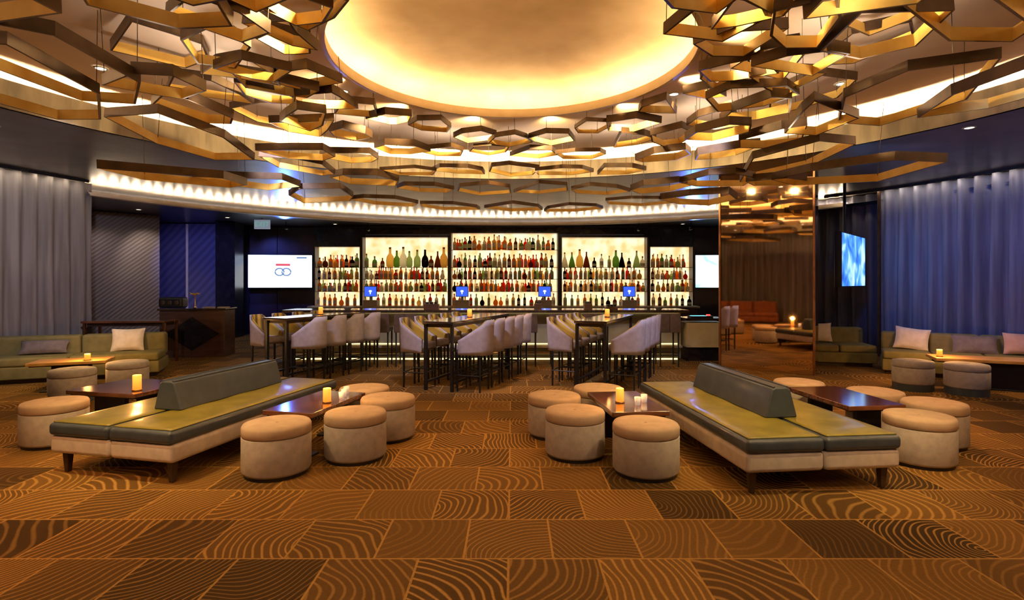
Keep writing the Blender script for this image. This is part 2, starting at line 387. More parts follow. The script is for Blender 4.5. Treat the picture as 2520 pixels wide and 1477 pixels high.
b = MB(); annulus(b, CD, RD, CI, RI + .75, 3.9, 4.16); annulus(b, CI, RI + .75, CI, RI + .75, 3.64, 4.16); annulus(b, CI, RI + .05, CI, RI + .75, 3.64, 3.64)
struct(b.build('ceiling', 'plaster'), 'beige upper ceiling')
b = MB(); annulus(b, CI, RI + .20, CI, RI + .32, 3.76, 3.76); annulus(b, CI, RI + .32, CI, RI + .32, 3.76, 3.79)
o = b.build('cove_light_strip', 'led_cove'); tag(o, 'hidden warm light strip running round the coffer edge above the ribbed lip', 'light strip')
b = MB(); b.lathe([(RD, 3.875), (RD + .045, 3.875), (RD + .045, 3.985), (RD, 3.985), (RD, 3.875)], (*CD, 0), 96, cap=False)
struct(b.build('trim_2', 'lip_paint', smooth=True), 'round dome lip')
b = MB(); prof = [(RD + .045, 3.93), (RD + .32, 3.93), (RD + .32, 4.12)] + [((RD + .32) * math.cos(t * PI / 2 / 9), 4.12 + .26 * math.sin(t * PI / 2 / 9)) for t in range(1, 10)]
b.lathe(prof, (*CD, 0), 96, cap=False); struct(b.build('ceiling_dome', 'dome_plaster', smooth=True), 'mottled gold dome recess')
b = MB(); annulus(b, CD, RD + .10, CD, RD + .20, 3.955, 3.955, 96); annulus(b, CD, RD + .20, CD, RD + .20, 3.955, 3.99, 96)
o = b.build('dome_light_strip', 'led_warm'); tag(o, 'bright warm light strip glowing round the inside of the dome', 'light strip')

# outer cove: stepped lip, dark soffit outside it
A0, A1 = RAD(33), RAD(158.6)
b = MB()
b.lathe([(RO, 3.33), (RO - .02, 3.335), (RO - .02, 3.365), (RO + .02, 3.37), (RO + .02, 3.40), (RO + .05, 3.405), (RO + .05, 3.435), (RO + .10, 3.435), (RO + .10, 3.33), (RO, 3.33)], (*CO, 0), 90, cap=False, a0=A0, a1=A1)
struct(b.build('trim_3', 'lip_paint'), 'stepped pale lip of the outer cove')
b = MB(); n = 72; vs = []; vo = []
XW, YB = 12.0, 17.75
for i in range(n + 1):
    a = RAD(10) + RAD(160) * i / n; x, y = pol(CO, RO + .05, a); vs.append((x, y, 3.35))
    dx, dy = math.cos(a), math.sin(a); t = min((XW / abs(dx)) if abs(dx) > 1e-6 else 1e9, (YB - CO[1]) / dy); vo.append((CO[0] + dx * t, CO[1] + dy * t, 3.35))
b.add(vs + vo, [(i, i + 1, n + 2 + i, n + 1 + i) for i in range(n)]); b.add([(x, y, 3.39) for x, y, z in vs + vo], [(i, i + 1, n + 2 + i, n + 1 + i) for i in range(n)])
annulus(b, CO, 9.95, CO, 9.95, 3.39, 3.62)
struct(b.build('ceiling_soffit', 'soffit'), 'dark lower ceiling above the bar')
# scalloped strip in the cove: many small lamps on one rail
def strip_of_lamps(name, m, label, c, R, z, a0, a1, n, d):
    t = thing(name, label, 'light strip', (c[0], c[1], z)); first = None
    b = MB(); b.lathe([(R + .03, .012), (R + .045, .012), (R + .045, .02), (R + .03, .02), (R + .03, .012)], n=40, cap=False, a0=a0, a1=a1); b.build('rail', 'white_metal', t)
    for i in range(n):
        a = a0 + (a1 - a0) * (i + .5) / n; x, y = pol((0, 0), R, a)
        if first is None:
            b = MB(); b.box((0, 0, 0), d); first = b.build('lamp', m, t); o = first
        else: o = first.copy(); COL.objects.link(o)
        o.location = (x, y, 0); o.rotation_euler[2] = a
    return t
strip_of_lamps('cove_lamp_strip', 'led_white', 'row of small warm lamps hidden behind the stepped cove lip', CO, RO + .17, 3.42, A0, A1, 90, (.05, .10, .03))
strip_of_lamps('curtain_lamp_strip', 'led_curtain', 'row of small warm lamps washing the top of the left curtain', CO, RO - .13, 3.575, RAD(160), RAD(206), 44, (.035, .07, .014))
strip_of_lamps('curtain_lamp_strip', 'led_curtain', 'row of small warm lamps washing the tops of the right curtains', CO, RO - .13, 3.575, RAD(-26), RAD(34), 60, (.035, .07, .014))

b = MB()
for s_, e_ in ((RAD(159.5), RAD(214)), (RAD(-26), RAD(35))):
    b.lathe([(RO - .23, 3.545), (RO - .21, 3.545), (RO - .21, 3.6), (RO - .23, 3.6), (RO - .23, 3.545)], (*CO, 0), 60, cap=False, a0=s_, a1=e_)
struct(b.build('trim_5', 'black_lacquer'), 'thin dark pelmet added to hide the curtain lamps')  # pelmet is an addition that screens the lamps from the room

# walls
def wall(name, m, p0, p1, z0, z1, t=.1):
    d = Vector((p1[0] - p0[0], p1[1] - p0[1])); L = d.length; b = MB(); b.box((0, 0, (z1 - z0) / 2), (L, t, z1 - z0))
    o = b.build(name, m, loc=((p0[0] + p1[0]) / 2, (p0[1] + p1[1]) / 2, z0), rz=math.atan2(d.y, d.x)); return struct(o)
wall('wall_back', 'wall_navy', (-12, 17.7), (12, 17.7), 0, 3.35)
wall('wall_left', 'wall_navy', (-11.95, -3), (-11.95, 17.6), 0, 3.6)
wall('wall_right', 'wall_navy', (11.95, -3), (11.95, 17.6), 0, 3.6)
wall('wall_front', 'wall_navy', (-11.9, -3), (11.9, -3), 0, 3.6)
def flat_panel(name, m, p0, p1, z0, z1, label, cat, group=None, t=.05):
    o = wall(name, m, p0, p1, z0, z1, t); del o['kind']; return tag(o, label, cat, group)
flat_panel('wall_panel', 'ribbed_panel', (-10.35, 13.0), (-9.20, 14.15), 0, 3.33, 'plum grey wall panel with slanting ribs beside the left sheer curtain', 'wall panel')
flat_panel('wall_panel', 'blue_panel', (-10.5, 16.0), (-9.61, 16.05), 0, 3.33, 'blue lit ribbed wall panel left of the thin brass strip', 'wall panel')
flat_panel('wall_panel', 'blue_panel', (-9.56, 16.05), (-8.58, 16.1), 0, 3.33, 'blue lit ribbed wall panel right of the thin brass strip', 'wall panel')
b = MB(); b.box((0, 0, 1.66), (.05, .04, 3.32)); tag(b.build('brass_strip', 'lip_paint', loc=(-9.585, 16.0, 0)), 'thin vertical brass strip between two blue wall panels', 'metal strip')
b = MB(); b.box((0, 0, 1.67), (.56, .5, 3.34)); struct(b.build('wall_pier', 'black_lacquer', loc=(-8.25, 15.85, 0)), 'dark wall pier')
flat_panel('wall_panel', 'wall_navy', (-8.62, 16.85), (-7.38, 17.05), 0, 3.33, 'dark navy panel behind the left half of the white television', 'wall panel')
flat_panel('wall_panel', 'wall_navy', (-7.36, 17.05), (-6.14, 17.25), 0, 3.33, 'dark navy panel behind the right half of the white television', 'wall panel')
flat_panel('wall_panel', 'wall_navy', (5.64, 17.2), (7.9, 16.9), 0, 3.33, 'dark navy wall panel behind the aqua television', 'wall panel')

# mirror pillar
pd = Vector((5.19 - 3.9, 9.3 - 10.2)); pa = math.atan2(pd.y, pd.x); pl = pd.length
t = thing('mirror_pillar', 'tall square pillar clad in bronze mirror right of the bar', 'pillar', ((3.9 + 5.19) / 2, 9.75, 0), pa)
b = MB(); b.box((0, .26, 1.8), (pl - .04, .48, 3.598)); b.build('core', 'black_lacquer', t)
b = MB(); b.box((0, .01, 1.8), (pl - .06, .02, 3.59)); b.build('mirror_panel', 'mirror_bronze', t)
b = MB(); b.box((pl / 2 - .005, .27, 1.8), (.02, .46, 3.59)); b.build('mirror_panel', 'mirror_bronze', t)
for sx in (-1, 1):
    b = MB(); b.box((sx * (pl / 2 - .008), .0, 1.8), (.035, .05, 3.594)); b.build('edge_trim', 'copper', t, bevel=.004)

# curtains
def curtain(m, R, a0, a1, label, z1=3.575, n_p=None, amp=.085, z0=.01, group=None, seed=1):
    random.seed(seed); L = R * abs(a1 - a0); npl = n_p or int(L / .27); per = 10; N = npl * per
    ph = [random.uniform(.55, 1.35) for _ in range(npl + 1)]
    def fn(u, v):
        i = u * npl; k = int(min(i, npl - 1)); a = a0 + (a1 - a0) * u; w = ph[k] * (1 - (i - k)) + ph[k + 1] * (i - k)
        s = math.sin(i * 2 * PI + .5 * math.sin(v * 3 + k)); s = math.copysign(abs(s) ** .8, s)
        rr = R + amp * w * s * (1 - .45 * v) + .02 * math.sin(i * .9 + v * 2)
        return (*pol(CO, rr, a), z0 + (z1 - z0) * v)
    b = MB(); b.grid(fn, N, 6); o = b.build('curtain', m, smooth=True, solid=.004)
    tag(o, label, 'curtain', group); return o
curtain('sheer_grey', RO, RAD(158.2), RAD(214), 'pleated grey sheer curtain behind the left sofa', seed=3)
curtain('sheer_blue_lit', RO, RAD(28.4), RAD(-26), 'pleated blue lit sheer curtain behind the long right sofa', seed=4, amp=.12)
curtain('sheer_dark', RO + .28, RAD(27), RAD(38), 'dark sheer curtain behind the angled television', seed=5)
curtain('sheer_grey', RO - .02, RAD(214.5), RAD(262), 'pleated grey sheer curtain seen in the mirror pillar', seed=6)
b = MB(); b.box((0, 0, 1.79), (.05, .05, 3.57)); tag(b.build('curtain_post', 'bronze', loc=(7.93, 11.72, 0), rz=RAD(28)), 'slim bronze post where the blue curtain meets the dark one', 'post')

# ------------------------------------------------------------------ hanging lattice frames round the dome
RINGS = [(2.20, 3.74), (2.72, 3.60), (3.24, 3.42), (3.78, 3.22), (4.34, 3.02), (3.35, 3.72), (2.45, 3.45)]
HRS = [.33, .37, .42, .48, .54, .44, .38]
ROWN = ['innermost row by the dome', 'second row from dome', 'third row from dome', 'fourth row from dome', 'outermost row', 'high upper row', 'low inner row']
HOURS = ['twelve', 'one', 'two', 'three', 'four', 'five', 'six', 'seven', 'eight', 'nine', 'ten', 'eleven']
random.seed(21)
NH = 24
for k, (R, z) in enumerate(RINGS):
    for j in range(NH):
        phi = PI / 2 - (j + (.5 if k % 2 else 0)) * 2 * PI / NH      # clockwise from the bar side
        if k > 4 and (math.sin(phi) > .45 or abs(math.cos(phi)) < .25 or (j % 4 == 0)): continue
        w = PI / NH; hr = HRS[k]; jit = .07
        if k in (3, 4) and math.sin(phi) < .45:
            if j % 2 == (k % 2): continue
            w *= 1.75; hr *= 1.12
        if k == 2 and math.sin(phi) < .3 and j % 3 == 1: continue
        irr = 1.0 if abs(math.cos(phi)) < .6 and math.sin(phi) > 0 else 1.9
        raw = [(R + hr, phi), (R + hr * .45, phi - w), (R - hr * .45, phi - w), (R - hr, phi), (R - hr * .45, phi + w), (R + hr * .45, phi + w)]
        pts = []
        for (r, a) in raw:
            x, y = pol(CD, R + (r - R) * .95, phi + (a - phi) * .93)
            pts.append(Vector((x + random.uniform(-jit, jit) * irr, y + random.uniform(-jit, jit) * irr)))
        if random.random() < .25: del pts[random.choice((1, 4))]
        zz = z + (.16 if math.sin(phi) < 0 and k > 2 else 0) + random.uniform(-.07, .07) * (1 if irr == 1 else 1.6); h = .058 + (.032 if irr > 1 else 0) + random.uniform(-.01, .015); th = .022
        c = sum(pts, Vector((0, 0))) / len(pts)
        name_h = HOURS[j // 2] + " o'clock" if j % 2 == 0 else 'half past ' + HOURS[j // 2]
        t = thing('ceiling_frame', 'gold lined polygon frame, %s, %s (bar at twelve)' % (ROWN[k], name_h), 'hanging frame', (c.x, c.y, zz - h / 2), 0, 'polygon frames hanging round the dome')
        tilt = random.uniform(-.05, .05) * irr; t.rotation_euler = (tilt, random.uniform(-.05, .05) * irr, 0)
        n = len(pts); loc = [p - c for p in pts]; outer = loc; inner = []
        for i in range(n):
            p0, p1, p2 = loc[i - 1], loc[i], loc[(i + 1) % n]
            n1 = Vector((-(p1 - p0).y, (p1 - p0).x)).normalized(); n2 = Vector((-(p2 - p1).y, (p2 - p1).x)).normalized()
            m_ = (n1 + n2).normalized()
            if m_.dot(p1) > 0: m_ = -m_
            inner.append(p1 + m_ * th)
        vs = [(p.x, p.y, -h / 2) for p in outer] + [(p.x, p.y, h / 2) for p in outer] + [(p.x, p.y, -h / 2) for p in inner] + [(p.x, p.y, h / 2) for p in inner]
        mb = MB()
        mb.add(vs, [(i, (i + 1) % n, n + (i + 1) % n, n + i) for i in range(n)] + [(i, (i + 1) % n, 2 * n + (i + 1) % n, 2 * n + i) for i in range(n)], 0)
        mb.f += [[2 * n + i, 2 * n + (i + 1) % n, 3 * n + (i + 1) % n, 3 * n + i] for i in range(n)]; mb.m += [1] * n
        mb.f += [[n + i, n + (i + 1) % n, 3 * n + (i + 1) % n, 3 * n + i] for i in range(n)]; mb.m += [0] * n
        t.location.z = zz
        mb.build('band', ['bronze', 'gold_leaf'], t)
        for q in (0, n // 2):
            p = inner[q] * 1.0
            cb = MB(); cb.tube([(p.x * .995, p.y * .995, h / 2 - .02), (p.x * .995, p.y * .995, 3.97 - zz)], .0035, 5); cb.build('cable', 'cable_steel', t)

# ------------------------------------------------------------------ benches
def make_bench(loc, rz, label, L=2.36, Wd=1.25):
    t = thing('lounge_bench', label, 'bench', loc, rz, 'double sided leather lounge benches')
    for sx in (-1, 1):
        b = MB(); b.box((sx * Wd / 4, L / 2, .25), (Wd / 2 - .003, L - .02, .15)); b.build('base_panel', 'cream_fabric', t, bevel=.035, seg=3)
    for sx in (-1, 1):
        b = MB(); b.box((sx * Wd / 4, L / 2, .378), (Wd / 2 - .004, L + .01, .105)); o = b.build('cushion_side', 'slate_leather', t, bevel=.035, seg=4)
        hw = Wd / 2 - .05; b = MB()
        def fn(u, v, hw=hw):
            e = min(u, 1 - u, v * 2, (1 - v) * 2); q = .006 * min(1, e * 10) + .0035 * math.sin(v * PI * 8) * min(1, e * 6)
            return (sx * Wd / 4 + (u - .5) * hw, .03 + v * (L - .06), .434 + q)
        b.grid(fn, 16, 48); o = b.build('seat_top', 'olive_leather', t, smooth=True, solid=.008)
    for sx in (-1, 1):
        for y in (.10, L - .10):
            b = MB(); b.box((sx * (Wd / 2 - .09), y, .09), (.06, .06, .18), taper=.6); b.build('leg', 'dark_wood', t, bevel=.004)
    y0, y1 = .56, 1.98; b = MB(); prof = [(-.15, 0), (.15, 0), (.085, .24), (.06, .262), (-.06, .262), (-.085, .24)]
    n = len(prof); b.add([(x, y0, .44 + z) for x, z in prof] + [(x, y1, .44 + z) for x, z in prof], [tuple(range(n)), tuple(range(2 * n - 1, n - 1, -1))] + [(i, (i + 1) % n, n + (i + 1) % n, n + i) for i in range(n)])
    o = b.build('backrest', 'slate_leather', t, bevel=.018, seg=3)
    b = MB(); b.tube([(-.06, y0 + .005, .703), (-.06, y1 - .005, .703)], .007); b.tube([(.06, y0 + .005, .703), (.06, y1 - .005, .703)], .007); b.build('welt', 'slate_leather', o)
    return t
B1 = make_bench((-3.26, 4.37, 0), -RAD(13.6), 'olive topped leather bench with central backrest, left of the aisle')
B2 = make_bench((2.36, 4.075, 0), RAD(6), 'olive topped leather bench with central backrest, right of the aisle')

# ------------------------------------------------------------------ ottomans
def make_ottoman(label, loc, group='round ottomans round the low tables', h=.43, r=.275, plinth=False, lidmat='ottoman_lid'):
    t = thing('round_ottoman', label, 'ottoman', loc, 0, group)
    pz = .10 if plinth else .03
    b = MB(); b.lathe([(r * .93, 0), (r * .93, pz)] if not plinth else [(r * .97, 0), (r * .97, pz)], n=48); b.build('base_ring', 'black_metal' if not plinth else 'slate_leather', t, smooth=False)
    b = MB(); b.lathe([(r * .96, pz), (r, pz + .02), (r, h * .75), (r * .985, h * .765)], n=48); b.build('body', 'ottoman_fabric', t, smooth=True)
    b = MB(); b.lathe([(r * .975, h * .765), (r * .975, h * .785)], n=48, cap=False); b.build('seam', 'piping', t, smooth=True)
    b = MB(); b.lathe([(r * .985, h * .785), (r * 1.005, h * .80), (r * 1.0, h * .93), (r * .96, h * .975), (r * .8, h * .995), (r * .4, h), (r * .12, h * .99), (.012, h * .965)], n=48)
    b.build('lid', lidmat, t, smooth=True)
    b = MB(); b.lathe([(.014, h * .962), (.012, h * .975), (.004, h * .98)], n=12); b.build('button', 'piping', t, smooth=True)
    return t
OT = [(-1.985, 4.58, 'beige round ottoman nearest the left bench corner, its lid brown in shade'),
      (-1.43, 4.96, 'beige round ottoman second from the front at the table right of the left bench'),
      (-1.28, 5.60, 'beige round ottoman with brightly lit lid behind two others, left of the aisle'),
      (-1.66, 6.10, 'round ottoman at the far end of the candle table left of the aisle, lid only'),
      (1.126, 4.57, 'beige round ottoman in front of the dark red table right of the aisle'),
      (.583, 5.03, 'beige round ottoman bulging towards the aisle, in front of another by the right candle table'),
      (.445, 5.70, 'beige round ottoman right of the aisle, partly hidden behind the one bulging into it'),
      (.97, 6.12, 'beige round ottoman at the far end of the red candle table right of the aisle'),
      (3.63, 4.84, 'big beige ottoman beside the near right corner of the right bench'),
      (4.17, 5.36, 'round ottoman with reddish lid half hidden behind the one at the right bench corner'),
      (3.96, 5.92, 'round ottoman with reddish lid behind the dark table right of the right bench, body hidden'),
      (3.42, 6.47, 'round ottoman with pale orange lid farthest behind the backrest of the right bench'),
      (-4.55, 5.40, 'beige round ottoman behind the left end of the left bench, orange lit lid')]
ot0 = make_ottoman(OT[0][2], (OT[0][0], OT[0][1], 0))
for x, y, l in OT[1:]: dup(ot0, (x, y, 0), random.uniform(0, 6), l)
SO = [(-5.93, 7.32, 'pale round ottoman at the left sofa table, nearer the left edge of it'), (-5.68, 8.02, 'pale round ottoman at the left sofa table, below the cream pillow'),
      (6.0, 8.12, 'pale ottoman with grey plinth before the right sofa, under the cream pillow'), (6.52, 7.78, 'pale ottoman with grey plinth before the right sofa, closer to the bright table')]
so0 = make_ottoman(SO[0][2], (SO[0][0], SO[0][1], 0), 'pale ottomans before the sofas', .44, .265, True, 'ottoman_fabric')
for x, y, l in SO[1:]: dup(so0, (x, y, 0), random.uniform(0, 6), l, 'pale ottomans before the sofas')

# ------------------------------------------------------------------ low tables and candles
def make_table(loc, rz, w, l, h, label, group='low cocktail tables', m='gloss_table'):
    t = thing('low_table', label, 'table', loc, rz, group)
    b = MB(); b.box((0, 0, h - .0225), (w, l, .045)); b.build('table_top', m, t, bevel=.006)
    b = MB(); b.box((0, 0, h - .052), (w - .06, l - .06, .015)); b.build('apron', 'black_metal', t)
    for sy in (-1, 1):
        b = MB(); b.box((0, sy * (l / 2 - .14), (h - .06) / 2 + .01), (w * .45, .05, h - .08)); b.build('leg', 'black_metal', t, bevel=.004)
        b = MB(); b.box((0, sy * (l / 2 - .14), .01), (w * .7, .16, .02)); b.build('foot_plate', 'black_metal', t, bevel=.004)
    return t
make_table((-1.92, 5.36, 0), -RAD(13.6), .52, .95, .43, 'dark glossy low table crowded by four ottomans left of the aisle')
make_table((1.12, 5.36, 0), RAD(6), .54, .92, .43, 'dark red glossy low table with candle right of the aisle')
make_table((3.42, 5.62, 0), RAD(6), .58, .96, .43, 'long dark low table behind the right bench, no candle on it')
make_table((-4.30, 6.15, 0), -RAD(13.6), .92, .78, .43, 'wide dark low table with glowing amber candle behind the left bench')
make_table((-6.58, 8.12, 0), RAD(23), .95, .5, .44, 'low table glowing orange in front of the left sofa', m='lit_table_wood')
make_table((7.25, 8.20, 0), -RAD(24), 1.5, .55, .45, 'low table glowing orange in front of the right sofa', m='lit_table_wood')
def make_candle(loc, label, r=.038, h=.135, power=5, real=True):
    t = thing('pillar_candle', label, 'candle', loc, 0, 'lit pillar candles')
    b = MB(); b.lathe([(r + .006, 0), (r + .008, .012), (r + .002, .014)], n=20); b.build('dish', 'brass', t, smooth=True)
    b = MB(); b.lathe([(r, .012), (r, h - .004), (r * .9, h), (r * .7, h - .012), (.004, h - .018)], n=24); b.build('wax_body', 'candle_glow', t, smooth=True)
    b = MB(); b.tube([(0, 0, h - .02), (.001, 0, h - .002)], .002, 5); b.build('wick', 'black_metal', t)
    point((loc[0], loc[1], loc[2] + h + .06), power, (1, .45, .12))
    return t
make_candle((-1.80, 5.28, .43), 'lit pillar candle on the low table among ottomans left of the aisle', h=.14)
make_candle((1.05, 5.28, .43), 'lit pillar candle on the dark red table right of the aisle', h=.14)
make_candle((-4.05, 5.86, .43), 'glowing amber candle on the wide table behind the left bench', r=.042, h=.17, power=6)
make_candle((-6.3, 8.05, .44), 'small lit candle on the table before the left sofa', power=26, h=.10)
make_candle((6.62, 8.40, .45), 'small lit candle on the table before the right sofa', power=26, h=.11)
# sparkling glasses
def make_glass(loc, label, m='white_metal'):
    t = thing('votive_glass', label, 'glass', loc, 0, 'small votive glasses')
    b = MB(); b.lathe([(.026, 0), (.032, .075), (.028, .075), (.023, .008)], n=18); b.build('cup', m, t, smooth=True)
    b = MB(); b.lathe([(.021, .012), (.023, .04)], n=14); b.build('votive', 'candle_glow', t, smooth=True)
mat('frost_glass', (.9, .85, .8), .25, coat=.5, emit=(1, .8, .6), estr=.25)
for p, l in [((-1.70, 5.42), 'small frosted votive glass beside the candle left of the aisle'), ((-1.72, 5.56), 'small frosted votive glass in the middle of the table left of the aisle'),
             ((-1.74, 5.70), 'small frosted votive glass at the far end of the table left of the aisle'), ((1.20, 5.18), 'small frosted votive glass beside the candle right of the aisle'), ((1.29, 5.30), 'small frosted votive glass nearest the right bench on the red table')]:
    make_glass((p[0], p[1], .43), l, 'frost_glass')

# ------------------------------------------------------------------ sofas
def make_pillow(loc, rz, w, h, m, label, tilt=.25, lean=0):
    b = MB()
    def f(sg):
        def fn(u, v):
            x = (u - .5) * 2; y = (v - .5) * 2; pinch = 1 - .10 * (1 - x * x) * 0; px = x * (1 - .09 * (1 - y * y)); py = y * (1 - .09 * (1 - x * x))
            th = .075 * (max(0, (1 - x ** 4) * (1 - y ** 4))) ** .6
            return (px * w / 2, sg * th, py * h / 2)
        return fn
    b.grid(f(1), 14, 14); b.grid(f(-1), 14, 14)
    o = b.build('throw_pillow', m, smooth=True); o.location = loc; o.rotation_euler = (-tilt, lean, rz)
    tag(o, label, 'pillow'); return o
def make_sofa(loc, rz, L, label, m='sofa_olive', nseg=3, back=.70, D=.85):
    t = thing('lounge_sofa', label, 'sofa', loc, rz)     # local: x along, front at y=0
    b = MB(); b.box((0, D / 2, .17), (L, D, .2)); b.build('base', m, t, bevel=.02)
    b = MB(); b.box((0, D / 2 + .02, .035), (L - .12, D - .12, .07)); b.build('plinth', 'dark_wood', t)
    for i in range(nseg):
        w = L / nseg; x = -L / 2 + w * (i + .5)
        b = MB(); b.box((x, D / 2 - .09, .34), (w - .012, D - .16, .14)); b.build('seat_cushion', m, t, bevel=.04, seg=3)
        b = MB(); b.box((x, D - .13, back / 2 + .15), (w - .012, .24, back - .30 + .0)); o = b.build('back_cushion', m, t, bevel=.05, seg=3)
    return t
ax = math.atan2(.8, 1.9)
ux = Vector((math.cos(ax), math.sin(ax))); e = Vector((-6.0, 9.22)); Ls = 2.5; c = e - ux * Ls / 2
make_sofa((c.x, c.y, 0), ax, Ls, 'long olive sofa below the grey sheer curtain', nseg=2)
def on_sofa(c, a, x, y): return (c[0] + x * math.cos(a) - y * math.sin(a), c[1] + x * math.sin(a) + y * math.cos(a))
p = on_sofa(c, ax, Ls / 2 - .55, .50); make_pillow((p[0], p[1], .60), ax, .5, .40, 'pillow_cream', 'cream throw pillow on the right end of the left olive sofa')
p = on_sofa(c, ax, Ls / 2 - 1.70, .46); make_pillow((p[0], p[1], .53), ax, .66, .26, 'pillow_grey', 'dark grey throw pillow lying on the left olive sofa', tilt=.7)
a2 = math.atan2(-.95, 1.5); u2 = Vector((math.cos(a2), math.sin(a2))); e2 = Vector((6.45, 9.45)); L2 = 2.1; c2 = e2 + u2 * L2 / 2
make_sofa((c2.x, c2.y, 0), a2, L2, 'long olive sofa below the blue lit curtain', nseg=3)
p = on_sofa(c2, a2, -L2 / 2 + .45, .50); make_pillow((p[0], p[1], .60), a2, .52, .40, 'pillow_cream', 'cream throw pillow on the left end of the right sofa', lean=.12)
p = on_sofa(c2, a2, -L2 / 2 + 1.30, .46); make_pillow((p[0], p[1], .55), a2, .62, .34, 'pillow_grey', 'dark grey throw pillow in the middle of the right sofa', tilt=.45)
p = on_sofa(c2, a2, -L2 / 2 + 1.86, .42); make_pillow((p[0], p[1], .60), a2, .42, .36, 'pillow_pink', 'pink throw pillow at the far right of the right sofa')
make_sofa((6.22, 10.3, 0), RAD(-12), 1.3, 'short dark olive sofa half hidden behind the mirror pillar', nseg=2)
p = on_sofa((6.22, 10.3), RAD(-12), -.22, .45); make_pillow((p[0], p[1], .61), RAD(-12), .48, .38, 'pillow_cream', 'cream throw pillow on the short sofa beside the mirror pillar')
make_sofa((-4.65, 1.65, 0), RAD(130), 2.6, 'brown leather sofa seen only in the mirror pillar', 'sofa_brown', 3, .85)

# ------------------------------------------------------------------ high tables with chairs
def shell_fn(inner):
    # U-shaped tub: s from one arm front, round the back, to the other arm front.  chair faces +x, back at -x
    t_ = .035 if inner else 0
    def fn(u, v):
        a = PI * .5 + PI * u * 1.0; k = abs(u - .5) * 2                # back at u=.5
        W_, D_ = .205 - t_, .27 - t_
        ext = max(0, k - .55) / .45
        ang = (u - .5) * PI
        x = -D_ * math.cos(ang) ** .8 if abs(ang) < PI / 2 - 1e-4 else 0
        x = x + ext * .17; y = W_ * math.copysign(min(1, abs(math.sin(ang)) ** .8), ang)
        top = 1.05 - .30 * (max(0, k - .35) / .65) ** 1.3; bot = .54 + (.02 if inner else 0)
        z = bot + (top - bot) * v
        return (x - .02 - .03 * v * (1 - k), y, z)
    return fn
def make_chair(label, group):
    t = thing('bar_chair', label, 'chair', (0, 0, 0), 0, group)
    b = MB(); b.grid(shell_fn(False), 28, 6); N = 28
    o = b.build('tub_shell', 'lavender_fabric', t, smooth=True, solid=.012)
    b = MB(); b.grid(shell_fn(True), 28, 6); b.build('inner_back', 'lit_yellow_stripes', t, smooth=True, solid=.012)
    b = MB(); b.box((0, 0, .64), (.40, .35, .10)); b.build('seat', 'lavender_fabric', t, bevel=.03, seg=3)
    for sx in (-1, 1):
        for sy in (-1, 1):
            b = MB(); b.box((sx * .18, sy * .16, .29), (.028, .028, .58), taper=.75); b.build('leg', 'black_metal', t)
    b = MB()
    for q in ((-.18, -.18, .18, -.18), (.18, -.18, .18, .18), (.18, .18, -.18, .18), (-.18, .18, -.18, -.18)): b.tube([(q[0], q[1], .24), (q[2], q[3], .24)], .009, 6)
    b.build('footrest', 'black_metal', t)
    return t
ch0 = None
ORD = ['nearest', 'second', 'third', 'fourth', 'fifth']
def high_table(x0, y0, dirdeg, nch, pitch, tname, gap=.45):
    """x0,y0: table centre line at the near chair; dirdeg: lean of the row from straight ahead"""
    global ch0
    th = RAD(dirdeg); d = Vector((math.sin(th), math.cos(th))); s = Vector((math.cos(th), -math.sin(th)))
    L = (nch - 1) * pitch + .55; c = Vector((x0, y0)) + d * ((nch - 1) * pitch / 2)
    t = thing('high_table', 'long dark glossy high table, the %s of three before the bar' % tname.split()[0], 'table', (c.x, c.y, 0), -th, 'communal high tables')
    b = MB(); b.box((0, 0, 1.005), (.50, L, .04)); b.build('table_top', 'bar_top', t, bevel=.005)
    b = MB(); b.box((0, 0, .96), (.40, L - .12, .05)); b.build('apron', 'dark_wood', t)
    for sx in (-1, 1):
        for sy in (-1, 1):
            b = MB(); b.box((sx * .215, sy * (L / 2 - .05), .49), (.045, .045, .98)); b.build('leg', 'black_metal', t, bevel=.003)
        b = MB(); b.box((sx * .215, 0, .12), (.03, L - .14, .03)); b.build('foot_bar', 'black_metal', t)
    grp = 'lavender tub bar chairs at the high tables'
    for side in (-1, 1):
        for i in range(nch):
            p = Vector((x0, y0)) + d * (pitch * i) + s * (side * gap)
            rz = -th + (PI if side > 0 else 0)
            lab = 'lavender tub bar chair, %s on the %s side of the %s' % (ORD[i], 'left' if side < 0 else 'right', tname.split(',')[0])
            if ch0 is None:
                ch0 = make_chair(lab, grp); ch0.location = (p.x, p.y, 0); ch0.rotation_euler[2] = rz
            else: dup(ch0, (p.x, p.y, 0), rz, lab, grp)
    return c
h1 = high_table(-3.72, 9.0, 24, 4, .46, 'left high table')
h2 = high_table(-1.0, 8.2, 20, 5, .45, 'middle high table')
h3 = high_table(1.27, 8.3, 24, 4, .46, 'right high table')
make_candle((-3.42, 9.7, 1.025), 'lit candle on the left high table', h=.13, power=3)
make_candle((-.70, 8.95, 1.025), 'lit candle on the middle high table', h=.13, power=3)
make_candle((1.58, 9.0, 1.025), 'lit candle on the right high table', h=.13, power=3)

